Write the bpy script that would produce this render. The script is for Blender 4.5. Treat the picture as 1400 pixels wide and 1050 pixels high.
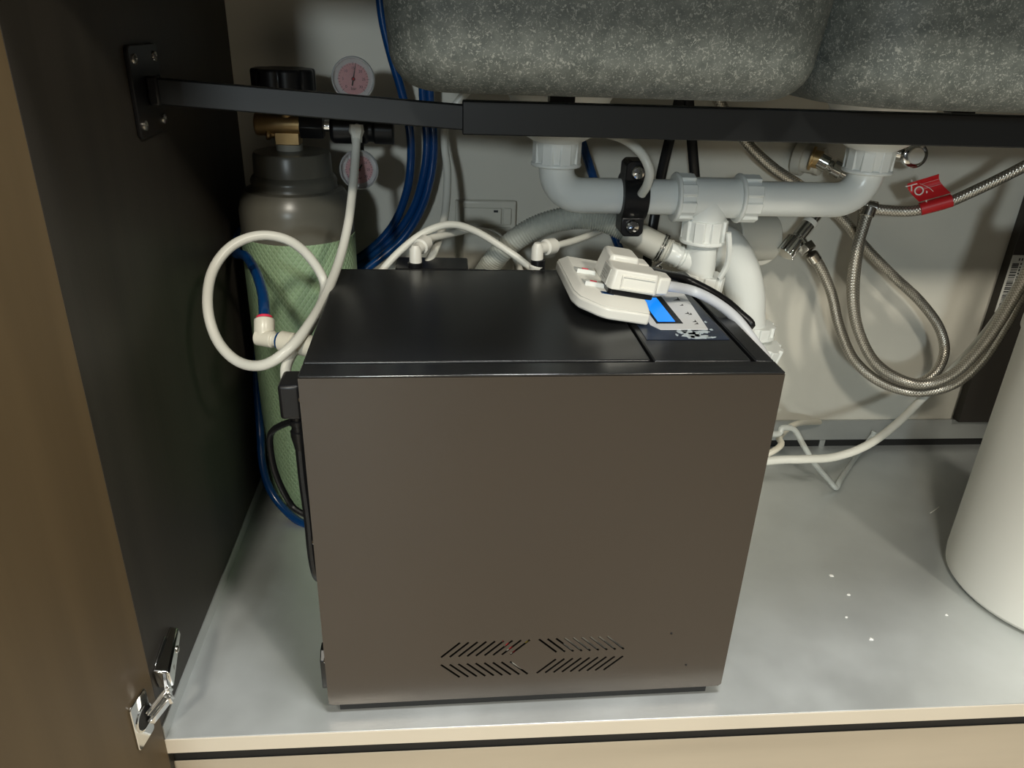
import bpy, math, random
from mathutils import Vector, Matrix
from mathutils.geometry import delaunay_2d_cdt
random.seed(7)
PI = math.pi
S = bpy.context.scene
for o in list(bpy.data.objects):
    bpy.data.objects.remove(o)
COL = S.collection

# ------------------------------------------------------------------ camera
CAM = Vector((0.1302, -0.5559, 0.6306))
FPX = 1046.13
ROT = Matrix.Rotation(-0.0952, 3, 'Z') @ Matrix.Rotation(1.1248, 3, 'X') @ Matrix.Rotation(0.0379, 3, 'Z')
cd = bpy.data.cameras.new('camera'); cam = bpy.data.objects.new('camera', cd); COL.objects.link(cam)
cd.sensor_width = 36.0; cd.lens = 36.0 * FPX / 1400.0; cd.clip_start = 0.01
cam.matrix_world = Matrix.Translation(CAM) @ ROT.to_4x4()
S.camera = cam

# ------------------------------------------------------------------ world, lamps, exposure
w = bpy.data.worlds.new('world'); S.world = w; w.use_nodes = True
w.node_tree.nodes['Background'].inputs[0].default_value = (1.0, 0.97, 0.92, 1)
w.node_tree.nodes['Background'].inputs[1].default_value = 0.035

def lamp(name, loc, aim, size, watts, col):
    ld = bpy.data.lights.new(name, 'AREA'); ld.shape = 'DISK'; ld.size = size; ld.energy = watts; ld.color = col
    o = bpy.data.objects.new(name, ld); COL.objects.link(o); o.location = loc
    o.rotation_euler = (Vector(aim) - Vector(loc)).to_track_quat('-Z', 'Y').to_euler()
lamp('ceiling_lamp', (-0.27, -1.9, 1.98), (0.3, 0.0, 0.1), 0.22, 30, (1.0, 0.945, 0.81))
lamp('ceiling_lamp', (1.35, -1.75, 1.98), (0.4, 0.0, 0.1), 0.22, 23, (1.0, 0.945, 0.81))
lamp('worktop_lamp', (0.35, -0.34, 1.95), (0.35, -0.32, 0.0), 0.30, 25, (0.97, 0.99, 0.98))
lamp('far_lamp', (-0.85, -3.9, 1.33), (0.3, 0.4, 0.4), 0.30, 46, (0.84, 0.96, 1.0))
S.view_settings.view_transform = 'Standard'; S.view_settings.look = 'None'
S.view_settings.gamma = 1.0; S.view_settings.use_curve_mapping = False
S.view_settings.exposure = 0.0

# ------------------------------------------------------------------ helpers
def ray(px, py):
    return ROT @ Vector(((px - 700) / FPX, (525 - py) / FPX, -1))
def at(px, py, y):                 # point of the depth plane y seen at a photo pixel
    d = ray(px, py); return CAM + d * ((y - CAM.y) / d.y)
def atz(px, py, z):
    d = ray(px, py); return CAM + d * ((z - CAM.z) / d.z)
def atx(px, py, x):
    d = ray(px, py); return CAM + d * ((x - CAM.x) / d.x)

WM = {}
def frame(z, x=None):
    z = Vector(z).normalized()
    x = Vector(x) if x is not None else (Vector((1, 0, 0)) if abs(z.x) < 0.9 else Vector((0, 1, 0)))
    x = (x - z * x.dot(z)).normalized(); y = z.cross(x)
    return Matrix((x, y, z)).transposed()
def pose(o, z=(0, 0, 1), x=None):
    return Matrix.Translation(Vector(o)) @ frame(z, x).to_4x4()
def spline(pts, n=8):
    P = [Vector(p) for p in pts]; out = []
    P = [P[0] * 2 - P[1]] + P + [P[-1] * 2 - P[-2]]
    for i in range(1, len(P) - 2):
        p0, p1, p2, p3 = P[i - 1:i + 3]
        for k in range(n):
            t = k / n
            out.append(0.5 * ((2 * p1) + (p2 - p0) * t + (2 * p0 - 5 * p1 + 4 * p2 - p3) * t * t + (3 * p1 - p0 - 3 * p2 + p3) * t ** 3))
    out.append(P[-2]); return out

class MB:
    def __init__(s): s.v = []; s.f = []; s.uv = []
    def add(s, vs, fs, m=None, uvs=None):
        b = len(s.v)
        s.v += [(m @ Vector(v)) if m is not None else Vector(v) for v in vs]
        for i, f in enumerate(fs):
            s.f.append([b + k for k in f]); s.uv.append(uvs[i] if uvs else [(0, 0)] * len(f))
        return s
    def box(s, lo, hi, m=None):
        x0, y0, z0 = lo; x1, y1, z1 = hi
        return s.add([(x0, y0, z0), (x1, y0, z0), (x1, y1, z0), (x0, y1, z0), (x0, y0, z1), (x1, y0, z1), (x1, y1, z1), (x0, y1, z1)],
                     [(3, 2, 1, 0), (4, 5, 6, 7), (0, 1, 5, 4), (1, 2, 6, 5), (2, 3, 7, 6), (3, 0, 4, 7)], m)
    def prism(s, poly, z0, z1, m=None, top=None):      # polygon in local xy; top = other polygon for a taper
        n = len(poly); t = top or poly
        vs = [(x, y, z0) for x, y in poly] + [(x, y, z1) for x, y in t]
        fs = [list(range(n))[::-1], list(range(n, 2 * n))] + [(i, (i + 1) % n, n + (i + 1) % n, n + i) for i in range(n)]
        return s.add(vs, fs, m)
    def lathe(s, prof, m=None, n=32, caps=True):       # prof = [(r, z)] about local z
        vs = []; fs = []; uv = []; L = [0]
        for i in range(1, len(prof)): L.append(L[-1] + math.hypot(prof[i][0] - prof[i - 1][0], prof[i][1] - prof[i - 1][1]))
        for r, z in prof:
            for k in range(n): a = 2 * PI * k / n; vs.append((r * math.cos(a), r * math.sin(a), z))
        for i in range(len(prof) - 1):
            for k in range(n):
                k2 = (k + 1) % n
                fs.append((i * n + k, i * n + k2, (i + 1) * n + k2, (i + 1) * n + k))
                uv.append([(k / n, L[i]), ((k + 1) / n, L[i]), ((k + 1) / n, L[i + 1]), (k / n, L[i + 1])])
        if caps:
            fs.append(tuple(range(n))[::-1]); uv.append([(0, 0)] * n)
            fs.append(tuple(range((len(prof) - 1) * n, len(prof) * n))); uv.append([(0, 0)] * n)
        return s.add(vs, fs, m, uv)
    def gear(s, r0, r1, z0, z1, n, m=None, duty=0.6, bev=0.001):   # ribbed collar of a hand nut
        poly = []
        for k in range(n):
            a = 2 * PI * k / n; d = 2 * PI / n
            for q, r in ((0, r0), (0.04, r1), (duty, r1), (duty + 0.04, r0), (0.8 + duty * 0.2, r0)):
                poly.append((r * math.cos(a + q * d), r * math.sin(a + q * d)))
        return s.prism(poly, z0, z1, m)
    def tube(s, pts, r, n=12, closed=False, flat=1.0, up=None):
        P = [Vector(p) for p in pts]; N = len(P); vs = []; fs = []; uv = []
        T = []
        for i in range(N):
            a = P[(i - 1) % N] if closed or i > 0 else P[i]; b = P[(i + 1) % N] if closed or i < N - 1 else P[i]
            T.append((b - a).normalized())
        nrm = up and Vector(up) or (Vector((0, 0, 1)) if abs(T[0].z) < (0.6 if flat > 1 else 0.9) else Vector((1, 0, 0)))
        L = [0.0]
        for i in range(N):
            nrm = (nrm - T[i] * nrm.dot(T[i])).normalized(); bn = T[i].cross(nrm)
            rr = r(i / (N - 1)) if callable(r) else r
            for k in range(n):
                a = 2 * PI * k / n; vs.append(P[i] + nrm * (rr * math.cos(a) * flat) + bn * (rr * math.sin(a)))
            if i: L.append(L[-1] + (P[i] - P[i - 1]).length)
        for i in range(N if closed else N - 1):
            j = (i + 1) % N; l1 = L[j] if j else L[i] + 0.005
            for k in range(n):
                k2 = (k + 1) % n
                fs.append((i * n + k, i * n + k2, j * n + k2, j * n + k))
                uv.append([(k / n, L[i]), ((k + 1) / n, L[i]), ((k + 1) / n, l1), (k / n, l1)])
        if not closed:
            fs.append(tuple(range(n))[::-1]); uv.append([(0, 0)] * n)
            fs.append(tuple(range((N - 1) * n, N * n))); uv.append([(0, 0)] * n)
        return s.add(vs, fs, None, uv)
    def text(s, body, size, m, ext=0.0002):
        cu = bpy.data.curves.new('t', 'FONT'); cu.body = body; cu.size = size; cu.extrude = ext; cu.align_x = 'CENTER'; cu.align_y = 'CENTER'
        o = bpy.data.objects.new('t', cu); me = bpy.data.meshes.new_from_object(o)
        s.add([v.co.copy() for v in me.vertices], [tuple(p.vertices) for p in me.polygons], m)
        bpy.data.objects.remove(o); bpy.data.meshes.remove(me); bpy.data.curves.remove(cu); return s
    def build(s, name, mat, parent=None, bevel=0, seg=2, angle=35, smooth=True, local=False, origin=None):
        me = bpy.data.meshes.new(name)
        if parent is not None and not local: inv = WM[parent].inverted()
        elif parent is None and not local:
            if origin is None:
                c = Vector((0, 0, 0))
                for v in s.v: c += v
                c /= len(s.v); c.z = min(v.z for v in s.v)
            else: c = Vector(origin)
            inv = Matrix.Translation(-c)
        else: inv = Matrix()
        me.from_pydata([inv @ v for v in s.v], [], s.f)
        ul = me.uv_layers.new(name='UVMap'); i = 0
        for u in s.uv:
            for q in u: ul.data[i].uv = q; i += 1
        me.validate(); me.update()
        if smooth:
            for p in me.polygons: p.use_smooth = True
            me.set_sharp_from_angle(angle=math.radians(angle))
        me.materials.append(MT[mat])
        o = bpy.data.objects.new(name, me); COL.objects.link(o)
        if parent is not None: o.parent = parent; WM[o] = WM[parent].copy()
        else: WM[o] = inv.inverted(); o.matrix_world = WM[o]
        if bevel:
            b = o.modifiers.new('bevel', 'BEVEL'); b.width = bevel; b.segments = seg; b.limit_method = 'ANGLE'; b.angle_limit = math.radians(40)
        return o
def tag(o, label, cat, group=None):
    o['label'] = label; o['category'] = cat
    if group: o['group'] = group
    return o
def thing(name, label, cat, loc=(0, 0, 0), m=None, group=None):
    o = bpy.data.objects.new(name, None); COL.objects.link(o); o.empty_display_size = 0.02
    WM[o] = m.copy() if m is not None else Matrix.Translation(Vector(loc)); o.matrix_world = WM[o]
    return tag(o, label, cat, group)
def struct(o): o['kind'] = 'structure'; return o

# ------------------------------------------------------------------ materials
MT = {}
def mat(name, col, rough=0.5, metal=0.0, spec=0.5, var=0.0, vscale=8.0, stretch=(1, 1, 1), bump=0.0, bscale=60.0, sss=0.0, emit=None, trans=0.0, alpha=1.0, rvar=0.0, coat=0.0):
    m = bpy.data.materials.new(name); m.use_nodes = True; nt = m.node_tree; N = nt.nodes; L = nt.links
    b = N['Principled BSDF']; c4 = (*col, 1)
    b.inputs['Base Color'].default_value = c4; b.inputs['Roughness'].default_value = rough; b.inputs['Metallic'].default_value = metal
    b.inputs['Specular IOR Level'].default_value = spec; b.inputs['Transmission Weight'].default_value = trans; b.inputs['Alpha'].default_value = alpha
    b.inputs['Coat Weight'].default_value = coat
    tc = N.new('ShaderNodeTexCoord'); mp = N.new('ShaderNodeMapping'); mp.inputs['Scale'].default_value = stretch
    L.new(tc.outputs['Object'], mp.inputs['Vector'])
    if var or rvar:
        nz = N.new('ShaderNodeTexNoise'); nz.inputs['Scale'].default_value = vscale; nz.inputs['Detail'].default_value = 6
        L.new(mp.outputs[0], nz.inputs['Vector'])
        if var:
            cr = N.new('ShaderNodeValToRGB'); cr.color_ramp.elements[0].position = 0.3; cr.color_ramp.elements[1].position = 0.7
            cr.color_ramp.elements[0].color = (*[x * (1 - var) for x in col], 1); cr.color_ramp.elements[1].color = (*[min(1, x * (1 + var)) for x in col], 1)
            L.new(nz.outputs['Fac'], cr.inputs[0]); L.new(cr.outputs[0], b.inputs['Base Color'])
        if rvar:
            mr = N.new('ShaderNodeMapRange'); mr.inputs['From Min'].default_value = 0.3; mr.inputs['From Max'].default_value = 0.7
            mr.inputs['To Min'].default_value = rough - rvar; mr.inputs['To Max'].default_value = rough + rvar
            L.new(nz.outputs['Fac'], mr.inputs['Value']); L.new(mr.outputs[0], b.inputs['Roughness'])
    if bump:
        n2 = N.new('ShaderNodeTexNoise'); n2.inputs['Scale'].default_value = bscale; n2.inputs['Detail'].default_value = 4
        L.new(mp.outputs[0], n2.inputs['Vector'])
        bp = N.new('ShaderNodeBump'); bp.inputs['Strength'].default_value = bump; bp.inputs['Distance'].default_value = 0.001
        L.new(n2.outputs['Fac'], bp.inputs['Height']); L.new(bp.outputs[0], b.inputs['Normal'])
    if emit:
        b.inputs['Emission Color'].default_value = (*emit[0], 1); b.inputs['Emission Strength'].default_value = emit[1]
    MT[name] = m; return m
mat('wall', (0.60, 0.575, 0.50), 0.55, var=0.05, vscale=5, bump=0.05, bscale=30)
mat('panel', (0.032, 0.027, 0.021), 0.5, var=0.18, vscale=30, stretch=(1, 1, 0.06), bump=0.08, bscale=220)
mat('door', (0.105, 0.072, 0.035), 0.5, var=0.16, vscale=26, stretch=(1, 1, 0.05), bump=0.08, bscale=200)  # same laminate as panel; room light put into its lighter, browner colour
mat('liner', (0.66, 0.68, 0.67), 0.40, metal=0.62, var=0.06, vscale=14, rvar=0.07, bump=0.04, bscale=25)
mat('edging', (0.68, 0.61, 0.50), 0.45, var=0.03)
mat('kick', (0.50, 0.43, 0.33), 0.5, var=0.08, vscale=9, stretch=(0.3, 1, 2))
mat('room_floor', (0.56, 0.48, 0.37), 0.35, var=0.06, vscale=3)
mat('alu', (0.50, 0.51, 0.49), 0.38, metal=0.6, var=0.05)
mat('dark', (0.006, 0.006, 0.006), 0.7)
mat('worktop', (0.30, 0.29, 0.28), 0.4, var=0.2, vscale=60)
mat('boxmetal', (0.108, 0.097, 0.089), 0.34, metal=0.92, bump=0.05, bscale=900, rvar=0.03, vscale=12)
mat('boxtop', (0.012, 0.0125, 0.0135), 0.27, metal=0.0, spec=0.45, bump=0.05, bscale=900)  # same coat as boxmetal; reflection of the dark cabinet put into the colour
mat('boxedge', (0.013, 0.0135, 0.014), 0.17, metal=0.0, spec=0.8)
mat('black', (0.008, 0.008, 0.009), 0.34, spec=0.35)
mat('blackmatte', (0.012, 0.012, 0.012), 0.6)
mat('rail', (0.011, 0.0125, 0.014), 0.42, metal=0.2, bump=0.03, bscale=600)
mat('white', (0.78, 0.76, 0.69), 0.35)
mat('socket', (0.92, 0.905, 0.84), 0.32)
mat('plate', (0.60, 0.575, 0.50), 0.35)
mat('pvc', (0.80, 0.82, 0.79), 0.28, var=0.02)
mat('pvcnut', (0.82, 0.84, 0.81), 0.32)
mat('tubewhite', (0.74, 0.73, 0.66), 0.33)
mat('tubeclear', (0.66, 0.68, 0.64), 0.25, trans=0.25)
mat('fitting', (0.72, 0.68, 0.57), 0.3)
mat('blue', (0.003, 0.045, 0.165), 0.25, coat=0.2)
mat('red', (0.62, 0.02, 0.025), 0.4)
mat('redprint', (0.75, 0.03, 0.08), 0.4)
mat('greyhose', (0.45, 0.46, 0.41), 0.5)
mat('cuff', (0.52, 0.51, 0.45), 0.5)
mat('chrome', (0.72, 0.72, 0.70), 0.12, metal=1.0)
mat('nickel', (0.55, 0.52, 0.47), 0.25, metal=1.0)
mat('brass', (0.52, 0.36, 0.17), 0.38, metal=0.85, var=0.12, vscale=60, bump=0.1, bscale=300)
mat('shoulder', (0.125, 0.120, 0.098), 0.30, var=0.06, vscale=20)
mat('neckring', (0.60, 0.58, 0.50), 0.4)
mat('tank', (0.78, 0.76, 0.69), 0.38)
mat('navy', (0.018, 0.028, 0.055), 0.3, var=0.5, vscale=35)
mat('splash', (0.72, 0.82, 0.88), 0.3)
mat('keypad', (0.93, 0.94, 0.95), 0.3)
mat('lcd', (0.02, 0.10, 0.4), 0.2, emit=((0.004, 0.27, 0.95), 0.95))
mat('glass', (1, 1, 1), 0.03, trans=1.0)
mat('silver', (0.60, 0.61, 0.62), 0.25, metal=0.35)
mat('dial', (0.62, 0.60, 0.60), 0.4)
mat('dialpink', (0.66, 0.36, 0.37), 0.4)
mat('ink', (0.03, 0.03, 0.03), 0.6)
mat('wirered', (0.6, 0.03, 0.04), 0.4); mat('wireyellow', (0.75, 0.6, 0.08), 0.4)
mat('paper', (0.62, 0.62, 0.58), 0.5); mat('papergrey', (0.40, 0.39, 0.35), 0.5)
mat('cablewhite', (0.70, 0.72, 0.76), 0.4)
mat('crumb', (0.85, 0.84, 0.8), 0.7)
mat('wood', (0.20, 0.12, 0.06), 0.6)

def granite():                                      # speckled composite of the sink
    m = mat('granite', (0.11, 0.125, 0.12), 0.55); nt = m.node_tree; N = nt.nodes; L = nt.links; b = N['Principled BSDF']
    tc = [n for n in N if n.type == 'TEX_COORD'][0]
    nz = N.new('ShaderNodeTexNoise'); nz.inputs['Scale'].default_value = 90; nz.inputs['Detail'].default_value = 5
    L.new(tc.outputs['Object'], nz.inputs['Vector'])
    cr = N.new('ShaderNodeValToRGB'); cr.color_ramp.elements[0].position = 0.35; cr.color_ramp.elements[1].position = 0.68
    cr.color_ramp.elements[0].color = (0.066, 0.077, 0.072, 1); cr.color_ramp.elements[1].color = (0.115, 0.127, 0.118, 1)
    L.new(nz.outputs['Fac'], cr.inputs[0])
    prev = cr.outputs[0]
    for sc, lo, hi, dist, amt in ((340, 0.59, 0.68, 1.2, 0.5), (190, 0.65, 0.72, 2.5, 0.6), (520, 0.60, 0.68, 0.5, 0.5)):
        n = N.new('ShaderNodeTexNoise'); n.inputs['Scale'].default_value = sc; n.inputs['Detail'].default_value = 2; n.inputs['Distortion'].default_value = dist
        L.new(tc.outputs['Object'], n.inputs['Vector'])
        mr = N.new('ShaderNodeMapRange'); mr.inputs['From Min'].default_value = lo; mr.inputs['From Max'].default_value = hi; mr.inputs['To Max'].default_value = amt
        L.new(n.outputs['Fac'], mr.inputs['Value'])
        mx = N.new('ShaderNodeMixRGB'); mx.inputs[2].default_value = (0.36, 0.37, 0.34, 1)
        L.new(mr.outputs[0], mx.inputs[0]); L.new(prev, mx.inputs[1]); prev = mx.outputs[0]
    L.new(prev, b.inputs['Base Color'])
    bp = N.new('ShaderNodeBump'); bp.inputs['Strength'].default_value = 0.25; bp.inputs['Distance'].default_value = 0.001
    L.new(nz.outputs['Fac'], bp.inputs['Height']); L.new(bp.outputs[0], b.inputs['Normal'])
granite()
def weave(name, c1, c2, su, sv, metal, rough, bump, crossed=True):    # diagonal braid / net from tube uv
    m = mat(name, c1, rough, metal); nt = m.node_tree; N = nt.nodes; L = nt.links; b = N['Principled BSDF']
    uv = N.new('ShaderNodeUVMap'); sp = N.new('ShaderNodeSeparateXYZ'); L.new(uv.outputs[0], sp.inputs[0])
    def ma(op, a, bb):
        n = N.new('ShaderNodeMath'); n.operation = op
        for i, q in enumerate((a, bb)):
            if q is None: continue
            if isinstance(q, (int, float)): n.inputs[i].default_value = q
            else: L.new(q, n.inputs[i])
        return n.outputs[0]
    u = ma('MULTIPLY', sp.outputs[0], su * 2 * PI); v = ma('MULTIPLY', sp.outputs[1], sv * 2 * PI)
    s1 = ma('ABSOLUTE', ma('SINE', ma('MULTIPLY', ma('ADD', u, v), 0.5), None), None)
    s2 = ma('ABSOLUTE', ma('SINE', ma('MULTIPLY', ma('SUBTRACT', u, v), 0.5), None), None)
    h = ma('MINIMUM', s1, s2)
    mr = N.new('ShaderNodeMapRange'); mr.inputs['From Min'].default_value = 0.08; mr.inputs['From Max'].default_value = 0.35
    L.new(h, mr.inputs['Value'])
    mx = N.new('ShaderNodeMixRGB'); mx.inputs[1].default_value = (*c2, 1); mx.inputs[2].default_value = (*c1, 1)
    L.new(mr.outputs[0], mx.inputs[0]); L.new(mx.outputs[0], b.inputs['Base Color'])
    bp = N.new('ShaderNodeBump'); bp.inputs['Strength'].default_value = bump; bp.inputs['Distance'].default_value = 0.0006
    L.new(h, bp.inputs['Height']); L.new(bp.outputs[0], b.inputs['Normal'])
weave('braid', (0.56, 0.52, 0.45), (0.16, 0.14, 0.11), 8, 260, 0.85, 0.32, 0.5)
weave('net', (0.29, 0.42, 0.25), (0.34, 0.46, 0.30), 64, 105, 0.0, 0.45, 0.9)

# ------------------------------------------------------------------ the setting: cabinet shell
XL, XR, YF, YB, ZT = -0.138, 1.13, -0.0216, 0.514, 0.72
struct(MB().box((XL - 0.018, YB, -0.018), (XR + 0.018, YB + 0.018, ZT)).build('wall_back', 'wall', smooth=False))
struct(MB().box((XL - 0.018, YF, -0.13), (XL, YB, ZT)).build('wall_left', 'panel', bevel=0.0006))
wr = struct(MB().box((XR, YF, -0.13), (XR + 0.018, YB, ZT)).build('wall_right', 'panel', bevel=0.0006))
fl = struct(MB().box((XL, YF, -0.018), (XR, YB, 0.0)).build('floor', 'liner', bevel=0.0006))
MB().box((XL, YF - 0.0012, -0.0185), (XR, YF, -0.0002)).build('edge_band', 'edging', fl, bevel=0.0003)
struct(MB().box((XL - 0.05, -0.05, ZT), (XR + 0.05, YB + 0.03, ZT + 0.03)).build('ceiling', 'worktop', bevel=0.002))
struct(MB().box((-2.0, -3.0, -0.15), (3.0, 0.10, -0.13)).build('floor_room', 'room_floor'))
struct(MB().box((XL - 0.03, -0.014, -0.13), (XR + 0.03, -0.0125, -0.041)).build('baseboard_front', 'kick', bevel=0.001))
struct(MB().box((XL - 0.03, -0.012, -0.13), (XR + 0.03, -0.006, -0.0182)).build('gap_shade_1', 'dark', smooth=False))  # dark sheet behind the kickboard gap, its shade put into the colour
# aluminium upstand along the back with a dark strip for the shaded slot below it
bb = struct(MB().box((XL, YB - 0.004, 0.013), (XR, YB, 0.050)).build('baseboard_back', 'alu', bevel=0.0008))
MB().box((XL, YB - 0.0015, 0.0), (XR, YB - 0.0002, 0.013)).build('slot', 'dark', bb)
for x in (0.10, 0.43, 0.752):
    MB().box((x, YB - 0.004, 0.0), (x + 0.009, YB - 0.0016, 0.0129)).build('clip', 'alu', bb)
# open door: hinged at the front of the left panel, swung past square
DA = math.radians(9)
DM = Matrix.Translation((XL + 0.0006, YF - 0.0006, 0)) @ Matrix.Rotation(-DA, 4, 'Z')
d1 = struct(MB().box((-0.019, -0.55, -0.115), (0.0, 0.0, ZT - 0.01), DM).build('door_1', 'door', bevel=0.0012))
MB().box((XL, YF, 0.0), (XL + 0.0012, YB, 0.017)).build('liner_upstand', 'liner', fl)
# dark panel against the back wall, with its barcode sticker
PX = 0.976; PY = YB - 0.016
lp = thing('filler_panel', 'dark vertical panel with a barcode sticker against the back wall at right', 'panel', (PX + 0.07, YB, 0.051))
MB().box((PX, PY, 0.051), (XR - 0.001, YB - 0.0002, ZT - 0.001)).build('board', 'panel', lp, bevel=0.0008)
lb = MB().box((PX + 0.0005, PY - 0.0006, 0.245), (PX + 0.0225, PY - 0.0001, 0.336)).build('barcode_label', 'paper', lp)
bars = MB(); z = 0.251
while z < 0.322:
    h = random.choice((0.0008, 0.0012, 0.002)); bars.box((PX + 0.004, PY - 0.0009, z), (PX + 0.0145, PY - 0.0006, z + h)); z += h + random.choice((0.0006, 0.001, 0.0016))
bars.build('barcode', 'ink', lb, smooth=False)
tx = MB()
for k in range(14): tx.box((PX + 0.0168, PY - 0.0008, 0.256 + k * 0.005), (PX + 0.0192, PY - 0.0006, 0.2585 + k * 0.005 + (k % 3) * 0.0006))
for u in (0.0120, 0.0165): tx.box((PX + u, PY - 0.0008, 0.3275), (PX + u + 0.0022, PY - 0.0006, 0.3315))
tx.build('print', 'ink', lb, smooth=False)

# ------------------------------------------------------------------ sink
def rrect(cx, cy, hx, hy, r, n=8):
    P = []
    for q, (sx, sy) in enumerate(((1, 1), (-1, 1), (-1, -1), (1, -1))):
        for k in range(n + 1):
            a = PI / 2 * (q + k / n); P.append((cx + sx * (hx - r) + r * math.cos(a), cy + sy * (hy - r) + r * math.sin(a)))
    return P
def bowl(x0, x1, y0, y1, zb, parent, rc=0.05, fr=0.034, draft=0.10):
    cx, cy, hx, hy = (x0 + x1) / 2, (y0 + y1) / 2, (x1 - x0) / 2, (y1 - y0) / 2
    rings = []
    for k in range(7):
        z = ZT - (ZT - zb - fr) * k / 6; ins = (ZT - z) * draft - 0.012; rings.append((ins, z))
    base = rings[-1][0]
    for k in range(1, 9):
        a = PI / 2 * k / 8; rings.append((base + fr * (1 - math.cos(a)) * 1.0, zb + fr * (1 - math.sin(a))))
    rings.append((base + 0.11, zb - 0.0015))
    vs = []; fs = []; n = 36
    for ins, z in rings:
        for x, y in rrect(cx, cy, hx - ins, hy - ins, max(rc - ins * 0.5, 0.02)): vs.append((x, y, z))
    for i in range(len(rings) - 1):
        for k in range(n): k2 = (k + 1) % n; fs.append((i * n + k2, i * n + k, (i + 1) * n + k, (i + 1) * n + k2))
    fs.append(tuple(range((len(rings) - 1) * n, len(rings) * n))[::-1])
    fs.append(tuple(range(n)))
    return MB().add(vs, fs).build('bowl', 'granite', parent, angle=60)
sk = thing('double_bowl_sink', 'speckled grey granite composite double sink hanging under the worktop', 'sink', (0.45, 0.3, ZT))
bowl(0.084, 0.4465, 0.095, 0.49, 0.572, sk)
bowl(0.454, 0.85, 0.095, 0.49, 0.570, sk, rc=0.075, fr=0.03, draft=0.06)
for (px, py, y) in ((767, 144, 0.27), (1310, 158, 0.27)):
    c = at(px, py, y)
    MB().prism([(-0.013, 0.012), (0.013, 0.012), (0.013, 0.003), (0.006, -0.0025), (-0.006, -0.0025), (-0.013, 0.003)], -0.008, 0.008, pose(c, (0, -1, 0), (1, 0, 0))).box((-0.003, -0.012, -0.003), (0.003, 0, 0.003), pose(c, (0, -1, 0), (1, 0, 0))).build('clip', 'black', sk)

# ------------------------------------------------------------------ drain
YP = 0.34; ZP = 0.4455; RP = 0.0205
dr = thing('drain_pipe_assembly', 'white plastic drain pipes joining both sink bowls behind the black box', 'drain pipe', (0.44, YP, 0.02))
def nut(c, ax, r0, r1, h, n=8, x=None, bev=0.0012):
    m = pose(c, ax, x)
    MB().gear(r0, r1, -h / 2, h / 2, n, m, duty=0.62).lathe([(r1 * 1.0, -h / 2 - 0.002), (r1 * 1.03, -h / 2 + 0.0005), (r1 * 0.98, -h / 2 + 0.003)], m, 40).build('nut', 'pvcnut', dr, bevel=bev)
for x, zt in ((0.257, 0.5712), (0.6305, 0.5692)):
    MB().lathe([(0.012, zt), (0.060, zt), (0.0605, zt - 0.012), (0.056, zt - 0.020), (0.052, zt - 0.040), (0.042, 0.5150), (0.028, 0.5065), (0.026, 0.484), (0.012, 0.484)], pose((x, YP, 0)), 40).build('strainer_body', 'pvc', dr)
    nut((x, YP, 0.4935), (0, 0, 1), 0.0262, 0.0284, 0.025, 8)
def arc(c, r, a0, a1, n=10): return [Vector((c[0] + r * math.cos(a0 + (a1 - a0) * k / n), YP, c[1] + r * math.sin(a0 + (a1 - a0) * k / n))) for k in range(n + 1)]
rb = 0.030
MB().tube([(0.258, YP, 0.490)] + arc((0.258 + rb, ZP + rb), rb, PI, PI * 1.5) + [(0.30, YP, ZP), (0.412, YP, ZP)], RP, 24).build('elbow_pipe', 'pvc', dr)
MB().tube([(0.6305, YP, 0.490)] + arc((0.6305 - rb - 0.004, ZP + rb + 0.004), rb + 0.004, 0, -PI / 2) + [(0.58, YP, ZP), (0.485, YP, ZP)], RP, 24).build('elbow_pipe', 'pvc', dr)
tm = MB().lathe([(0.0235, 0.405), (0.0235, 0.492)], pose((0, YP, ZP), (1, 0, 0)), 32)
tm.lathe([(0.0235, 0.405), (0.0235, ZP)], pose((0.4425, YP, 0)), 32).build('tee', 'pvc', dr)
nut((0.411, YP, ZP), (1, 0, 0), 0.0250, 0.0285, 0.020, 8)
nut((0.489, YP, ZP), (1, 0, 0), 0.0250, 0.0285, 0.022, 8)
nut((0.4425, YP, 0.407), (0, 0, 1), 0.0245, 0.0275, 0.027, 8)
MB().lathe([(0.0195, 0.395), (0.0190, 0.36), (0.0185, 0.30)], pose((0.4435, YP, 0)), 28).build('tail_pipe', 'pvc', dr)
nut((0.449, YP + 0.004, 0.338), (0.1, 0, 1), 0.025, 0.0285, 0.028, 7)
MB().lathe([(0.020, 0.325), (0.028, 0.30), (0.029, 0.245), (0.022, 0.235)], pose((0.449, YP + 0.004, 0)), 28).build('trap_cup', 'pvc', dr)
TB = spline([at(972, 330, 0.42), at(992, 338, 0.418), at(1009, 365, 0.412), at(1018, 400, 0.407), at(1019, 432, 0.403), at(1021, 460, 0.402), at(1023, 520, 0.40)], 8)
te = TB[-1]
MB().tube(TB, 0.0265, 24).build('trap_arm', 'pvc', dr)
MB().tube(spline([te + Vector((0, 0, 0.02)), te, te + Vector((-0.012, -0.008, -0.045)), Vector(((te.x + 0.449) / 2, (te.y + YP + 0.004) / 2, te.z - 0.075)), Vector((0.456, YP + 0.008, te.z - 0.05)), Vector((0.449, YP + 0.004, te.z - 0.01)), Vector((0.449, YP + 0.004, 0.22))], 8), 0.0215, 24).build('trap_bend', 'pvc', dr)
nut(at(1027, 448, 0.402), (0.05, 0.0, 1), 0.029, 0.0325, 0.016, 8)
nut(at(1033, 476, 0.402), (0.25, -0.1, 1), 0.031, 0.036, 0.026, 9)
MB().tube(spline([at(996, 318, 0.312), at(997, 340, 0.312), at(994, 362, 0.315), at(984, 380, 0.318)], 6), 0.0035, 8).build('strap', 'pvc', dr)
SPD = (at(915, 345, 0.345) - at(950, 360, 0.342)).normalized()
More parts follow.
